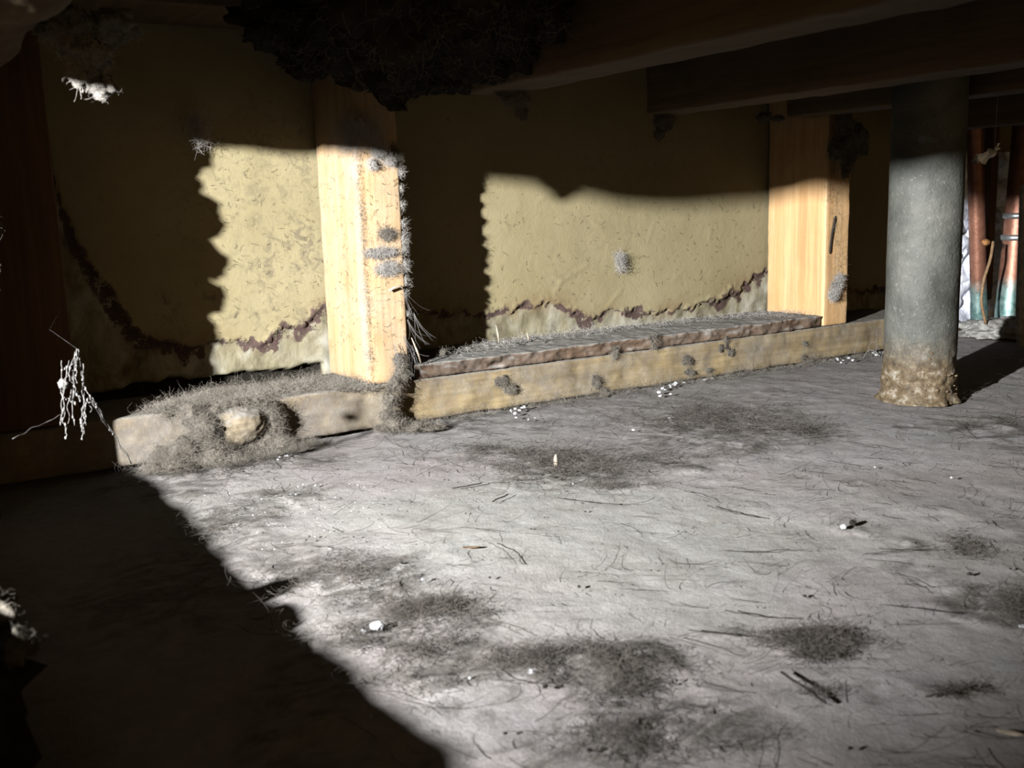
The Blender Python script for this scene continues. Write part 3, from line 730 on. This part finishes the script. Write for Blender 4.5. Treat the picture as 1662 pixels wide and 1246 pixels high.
# drape over the sill at the lit stud
mp = []
for px, py, Y, r_ in [(648,585,.768,(.007,.005,.008)),(650,605,.762,(.008,.006,.008)),(640,625,.760,(.008,.006,.008)),(632,650,.758,(.0075,.006,.009)),(628,672,.756,(.008,.007,.007)),(640,688,.748,(.012,.010,.006)),
                      (670,694,.742,(.014,.010,.004)),(700,694,.742,(.013,.009,.003)),(622,694,.750,(.009,.007,.004))]:
    mp.append((PL(px, py, 1, Y), r_))
clump('lint_drape', 'thick rope of lint hanging over the sill board below the lit stud', 'lint', PL(650, 697, 2, 0), .02, 5200, .014, 'g', .72, 48, 4, .45, .0001, .45, parts=mp, floor=.0005, grav=.05)
for px, py, r_, lb, k in [(967,622,(.006,.003,.009),'small brown lint smear on the front of the sill board, mid-length','g'),(820,626,(.008,.0025,.008),'grey mould-like lint tuft on the sill board front, left half','g'),
                       (1135,592,(.011,.005,.008),'brown lump of lint bulging from the sill board front','g'),(1313,580,(.009,.004,.008),'ragged lint tuft on the sill board below the orange stud','g'),
                       (1060,552,(.003,.003,.006),'tiny dangling lint thread on the rotten edge, right of centre','g'),(1000,568,(.003,.003,.005),'tiny lint knot on the rotten edge, left of the dangling thread','g'),(1180,566,(.004,.003,.008),'thin lint streak hanging from the rotten edge towards the orange stud','g')]:
    c = PL(px, py, 1, SY-.002)
    r_ = np.array(r_); pr_ = []
    for q_ in range(6):
        f_ = rng.uniform(.35, .75)
        pr_.append((c+np.array([rng.normal()*r_[0]*.9, 0, rng.normal()*r_[2]*.75-r_[2]*.2]), r_*f_*np.array([1, .8, 1])))
    clump('lint_tuft', lb, 'lint', c, r_, 1500 if r_[0] > .005 else 500, .010, k, .6, int(px), 3, .5, .0001, .9, grav=.10, parts=pr_)
wisp([PL(x, y, 1, SY-.006) for x, y in [(700,684),(900,652),(1100,622),(1250,600),(1420,578)]], (.01, .006, .001), 2200, .014, 'fibre', 'lint_line', 'thin line of lint gathered where the sill board meets the floor', rad=.0001, zmin=.0004)
V, Fq = strands(np.array([PL(1425, 575, 1, .74)]*7)+rng.normal(size=(7, 3))*.003, np.tile([[-.2, -.3, .8]], (7, 1))+rng.normal(size=(7, 3))*.4, .03, 12, .28, .0004)
mk('root_curls', V, Fq, M['web'], label='pale curly fibres beside the foot of the grey pipe', cat='fibres')

# ------------------------------------------------------------------ foreground lump furred with lint
mp = [(np.array([-.008, y, .024]), (.030+.006*math.sin(y*37), .030, .028)) for y in np.arange(.10, .67, .03)]
clump('lint_heap', 'blurred tan and black lint heap along the board at the lower left', 'lint', (.01, .4, .05), .03, 9000, .008, 'd', .85, 61, 4, .5, .00006, .5, parts=mp)
c = np.array([.019, .388, .0485])
clump('lint_tuft', 'blurred tan lint shelf catching light at the left edge', 'lint', c, .01, 2500, .006, 'g', .85, 62, 4, .5, .00005, .5, parts=[(c, (.008, .016, .005)), (c+[.004, -.03, -.004], (.007, .012, .005)), (c+[-.008, .02, .006], (.006, .009, .009))])

# ------------------------------------------------------------------ cobweb on the left post
def thread(a, b, r=.00011, wob=.0012, beads=4, n=26):
    t = np.linspace(0, 1, n)[:, None]; p = a+(b-a)*t
    o = rng.random(3)*50
    p = p+wob*np.stack([vn(np.stack([t[:, 0]*7+o[k], 0*t[:, 0], 0*t[:, 0]+o[k]], 1), k) for k in range(3)], 1)*np.minimum(1, np.minimum(t, 1-t)*6)
    out = [tube(p, r*(1+1.2*rng.random(n)), 4)]
    for _ in range(beads):
        q = p[rng.integers(2, n)]; s_ = rng.uniform(.0003, .0007); out.append(blob(q, (s_, s_, s_*1.8), 1, .4, 2, int(rng.integers(99))))
    return out
cw = empty('cobweb', PL(125, 690, 1, .60), 'dangling dusty cobweb in front of the dark post at the left', 'cobweb')
VP_ = [((125,566),(100,640)),((122,570),(106,704)),((127,566),(118,655)),((128,568),(140,690)),((112,585),(98,690)),((100,585),(102,672)),((135,590),(137,704)),((136,640),(133,712)),((147,640),(146,670)),
       ((124,566),(126,640)),((128,595),(150,655)),((118,600),(121,690)),((143,645),(132,700)),((103,660),(106,712)),((108,600),(130,650)),((100,640),(122,655)),((122,640),(148,650)),((104,600),(118,590))]
ps = []
for a, b_ in VP_: ps += thread(PL(*a, 1, .60), PL(*b_, 1, .60+rng.normal()*.006))
for k in range(3): ps += thread(PL(150, 645+5*k, 1, .60), PL(212+k, 752, 1, .66), .00012, .0015, 3)
ps += thread(PL(100, 672, 1, .60), PL(20, 712, 1, .58), .00008, .001, 0)
V, Fq = joinm(ps); mk('threads', V, Fq, M['web'], cw, kind='stuff')
V, Fq = blob(PL(103, 623, 1, .599), (.0028, .0025, .0028), 3, .4, 3, 4); mk('egg_ball', V, Fq, M['web'], cw)
p = PL(125, 566, 1, .60)
V, Fq = tube([p, p+[-.003, .08, .004], [.104, .7705, p[2]+.01]], .00003, 4); mk('anchor_thread', V, Fq, M['web'], cw)

# ------------------------------------------------------------------ hair and lint lying on the floor
def mat_patch(idx, n, label, length=.017, mat='fibremid', rad=.0001):
    px, py, rx, ry, s, an = PATCH[idx]
    _, c, a, b_, t = ground_ellipse(0, 0, px, py, rx, ry, an)
    rh = np.array([math.cos(PSI), -math.sin(PSI)]); fh = np.array([math.sin(PSI), math.cos(PSI)])
    u = rng.normal(size=n)*a*.55; v = rng.normal(size=n)*b_*.5
    u2, v2 = u*math.cos(t)-v*math.sin(t), u*math.sin(t)+v*math.cos(t)
    S = np.stack([c[0]+u2*rh[0]+v2*fh[0], c[1]+u2*rh[1]+v2*fh[1], rng.random(n)**2*.0035*s+.0006], 1)
    keep = rng.random(n) < np.clip(.5+fbm(S*[60, 60, 0], 3, idx)*3.0, .04, 1)
    S = S[keep & (S[:, 1] < SY-.004)]; n = len(S)
    D = rdir(n, .12)+np.array([rh[0], rh[1], 0])*rng.choice([-1, 1], (n, 1))*.5
    V, Fq = strands(S, D, rng.uniform(.3, 1.3, n)*length*min(1.6, max(.5, a/.05)), 9, .3, rad, .0, .0005)
    V[:, 1] = np.minimum(V[:, 1], SY-.003)
    return mk('lint_mat', V, Fq, M[mat], label=label, cat='lint', group='flat lint mats on the floor')
ML = [(0,3000,'darkest hair mat at mid-floor, with a pale chip standing in it'),(1,1400,'thinner hair mat left of the mat with the pale chip'),(2,2400,'broad hair mat on the floor toward the grey pipe'),
      (3,900,'small dark hair mat at the right end of the broad one'),(4,1000,'strip of hairs right of the mat with the pale chip'),(5,500,'short row of dark hairs just in front of the mat with the pale chip'),
      (6,900,'faint lint film along the floor near the sill board'),(9,1500,'grey lint mat beside the shadow edge, upper one'),(10,1700,'dark tangled hair mat right of the shadow edge'),(11,1400,'lumpy lint mat hugging the shadow edge with white crumbs in it'),
      (12,1200,'lint mat at the shadow edge, lowest one'),(13,3000,'big dark lint mat at bottom centre of the floor'),(14,1400,'lint trail joining the big dark mat from the left'),(15,900,'patch of lint by the shadow edge near the lint heap'),
      (16,400,'small hair tuft on the bright floor near the lint heap'),(18,1300,'dark hair tangle on the right-hand floor'),(19,600,'loose hairs just in front of the right-hand tangle'),(20,260,'long thin hairs left of the right-hand tangle'),
      (22,400,'slanting twig-like hair strand below the right-hand tangle'),(23,1600,'dark hair tangle at the right edge of the floor'),(24,500,'small black hair knot right of the black and white scrap'),(26,900,'dark lint spread behind the foot of the grey pipe at the right'),
      (28,1300,'faint lint patch at the bottom edge'),(30,200,'long hair strands at lower right'),(33,1500,'dark lint under the fuzzy heap by the sill board'),(35,1200,'dark hairs fanned round the foot of the lint rope')]
for i, n, lb in ML: mat_patch(i, int(n*.8), lb)
n = 3000
X = rng.uniform(.12, 1.3, n); Y = rng.uniform(.15, .765, n); ok = (X*.35+.0 < Y*1.9); X, Y = X[ok], Y[ok]; n = len(X)
V, Fq = strands(np.stack([X, Y, np.full(n, .0008)], 1), rdir(n, .03), rng.uniform(.003, .022, n)*rng.choice([.5, 1, 1.6], n), 10, .16, .00015, 0, .0007)
V[:, 1] = np.minimum(V[:, 1], SY-.003)
mk('loose_hairs', V, Fq, M['hair'], label='single dark hairs strewn all over the dusty floor', cat='hair', kind='stuff')

for pp, r_, lb in [([(1175,893),(1230,895),(1283,891)], .00035, 'long thin straight hair lying across the mid-right floor'),([(1430,982),(1480,985),(1555,995)], .0003, 'long dark strand left of the tangle at the right edge'),
        ([(1268,1092),(1305,1112),(1342,1142)], .0009, 'slanting furry twig below the right-hand tangle'),([(1120,1022),(1190,1030),(1290,1040)], .0004, 'long strand running left out of the right-hand tangle'),
        ([(735,792),(760,788),(780,784)], .0007, 'brown rootlet lying in front of the thinner hair mat'),([(800,814),(812,808),(823,802)], .0007, 'short dark splinter lying on the bright mid-floor'),
        ([(1148,820),(1190,832),(1232,840)], .0004, 'dark hair strand on the right of the mid-floor'),([(1500,1130),(1540,1125),(1585,1112)], .0006, 'dark strand at the lower right'),([(795,880),(820,893),(838,915)], .0003, 'bent hair curving right of the seed husk'),
        ([(1178,990),(1230,1000),(1287,1004)], .0004, 'faint long strand above the right-hand tangle'),([(905,808),(960,815),(1010,818)], .0004, 'hair strand in front of the darkest mat'),([(1400,900),(1460,893),(1520,890)], .0003, 'thin hair reaching the small black knot')]:
    p = smoothpts([PL(x, y, 2, .0006+r_) for x, y in pp], 16); p[:, :2] += .0012*np.stack([vn(p*300, 1), vn(p*300, 2)], 1)
    V, Fq = tube(p, r_*.6, 5); mk('strand', V, Fq, M['speck'], label=lb, cat='strand')

# ------------------------------------------------------------------ crumbs, specks, chips
protos = []
for k in range(6):
    W, Fq = blob((0, 0, .6), (1, .8, .6), 2, .45, 1.8, 100+k, 0); protos.append((W, Fq))
def proto_mesh(mat, tag):
    out = []
    for k, (W, Fq) in enumerate(protos):
        o = mk(tag, W*.001, Fq, mat, base=(0, 0, 0), smooth=False); out.append(o)
    return out
cp = proto_mesh(M['crumb'], 'plaster_crumb'); spk = proto_mesh(M['speck'], 'dark_speck'); shp = proto_mesh(M['splinter'], 'wood_crumb')
used = set()
def place(pr, px, py, size, label, cat, group=None, z=.0, sc=None):
    k = int(rng.integers(0, len(pr))); src = pr[k]
    o = src if src.name not in used else src.copy()
    if src.name in used: col.objects.link(o)
    used.add(src.name)
    p = PL(px, py, 2, z); p[2] = z-.0004
    if p[1] > SY-.006 and z < .03: p[1] = SY-.006
    o.location = tuple(p); o.rotation_euler = (0, 0, rng.uniform(0, 6.28))
    s = size; o.scale = (s*(sc or 1), s, s)
    for kk in ('label', 'category', 'group'):
        if kk in o: del o[kk]
    setprops(o, label, cat, group)
    return o
for (cx, cy, n, sx, sy, smin, smax, lb, gr) in [
    (832,664,9,9,4,1.2,3.0,'white plaster crumb in the small pile at the foot of the sill board, left pile','left crumb pile'),
    (1082,628,14,13,10,1.4,3.6,'white plaster crumb in the pile before the sill board, middle pile','middle crumb pile'),
    (1372,583,6,8,4,1.6,3.4,'white plaster crumb in the pile just left of the grey pipe','crumb pile by the grey pipe'),
    (1418,572,4,8,4,1.6,3.2,'white plaster crumb touching the grey pipe foot','crumbs touching the pipe foot'),
    (1115,612,5,14,4,.7,1.4,'tiny plaster crumb trailing right of the middle pile','crumb trail'),
    (862,680,4,10,3,.8,1.6,'tiny crumb in front of the left crumb pile','crumbs before the left pile'),
    (460,742,4,8,4,.8,1.6,'white crumb in the lint by the wood lump','crumbs by the wood lump')]:
    for i in range(n):
        place(cp, cx+rng.normal()*sx, cy+rng.normal()*sy, rng.uniform(smin, smax)*.75, lb, 'crumb', gr, z=.0008)
for px, py, s, lb in [(590,1025,1.3,'pale crumb beside the shadow edge in the lint mat'),(862,1091,1.3,'bright white crumb left of centre in the big dark mat'),(763,1100,.8,'white crumb between the shadow-edge lint and the big dark mat'),
                      (613,1020,3.0,'bluish white flake in the lint beside the shadow edge'),(512,788,.9,'white crumb on the bright floor near the lint heap'),(1420,758,.8,'white crumb beneath the dark speck on the right-hand floor'),
                      (1544,775,.9,'lone white crumb far right of the floor'),(1660,1018,1.6,'white chip in the hair tangle at the right edge'),(686,940,1.0,'white crumb above the dark tangled mat'),(480,802,.7,'tiny white crumb beside the small hair tuft'),
                      (1028,698,1.2,'pale crumb in the lint film near the sill board'),(1086,678,.8,'pale crumb by the broad hair mat'),(930,785,.7,'pale crumb just in front of the mat with the chip')]:
    place(cp, px, py, s, lb, 'crumb')
W = place(shp, 902, 757, 3.0, 'pale wood chip standing up in the darkest hair mat', 'chip', sc=.5); W.scale = (1.6, 1.6, 7)
W = place(shp, 1640, 1190, 2.0, 'pale chip lying near the lower right corner', 'chip'); W.scale = (5, 1.2, 1.0); W.rotation_euler = (0, 0, -1.0)
W = place(cp, 1369, 857, 2.0, 'whitish half of the small scrap on the right-hand floor', 'scrap')
W = place(spk, 1384, 851, 2.4, 'black half of the small scrap on the right-hand floor', 'scrap')
W = place(shp, 765, 888, 1.2, 'dark brown seed husk on the mid-floor', 'husk'); W.scale = (5, 1.1, 1); W.data = W.data.copy(); W.data.materials[0] = M['post']; W.rotation_euler = (0, 0, -.45)
GR = 'dark specks scattered over the pale floor'
for px, py, s in [(901,775,1.2),(880,771,1.2),(912,778,1.3),(950,830,.9),(1313,720,.9),(1466,752,.9),(1543,754,.6),(1099,811,.6),(1101,862,.7),(1306,967,1.2),(1057,925,.7),(940,952,1.2),(795,937,1.0),(652,914,1.2),(1356,1062,1.8),
                  (885,1115,1.4),(957,1218,1.4),(1380,1215,1.2),(820,1190,1.0),(722,778,.7),(756,833,.8),(884,839,.6),(676,883,.6),(1553,890,1.8),(1574,932,1.6),(1087,1110,.8),(1098,1104,.8),(1188,742,.6),(1200,820,.6),(1508,918,.6),(1640,923,.9),
                  (1350,735,.6),(1650,760,.7),(1480,880,.6),(502,870,.9),(497,876,.8),(574,871,.8),(862,858,.7),(620,835,.6),(1000,900,.5),(1230,985,.6),(1280,915,.5)]:
    place(spk, px, py, s*.85, 'small black speck on the dusty pale floor', 'speck', GR)
for i in range(120):
    px = rng.uniform(330, 1640); py = rng.uniform(745, 1000)
    if PL(px, py, 2, 0)[0] < .16: continue
    place(spk, px, py, rng.uniform(.2, .5), 'small black speck on the dusty pale floor', 'speck', GR)
for i in range(60):
    px = rng.uniform(320, 620); py = rng.uniform(770, 900)
    if PL(px, py, 2, 0)[0] < .155: continue
    place(cp, px, py, rng.uniform(.25, .6), 'tiny white grain on the bright floor beside the shadow edge', 'crumb', 'white grains beside the shadow edge')
for o in cp+spk+shp:
    if o.name not in used: bpy.data.objects.remove(o)
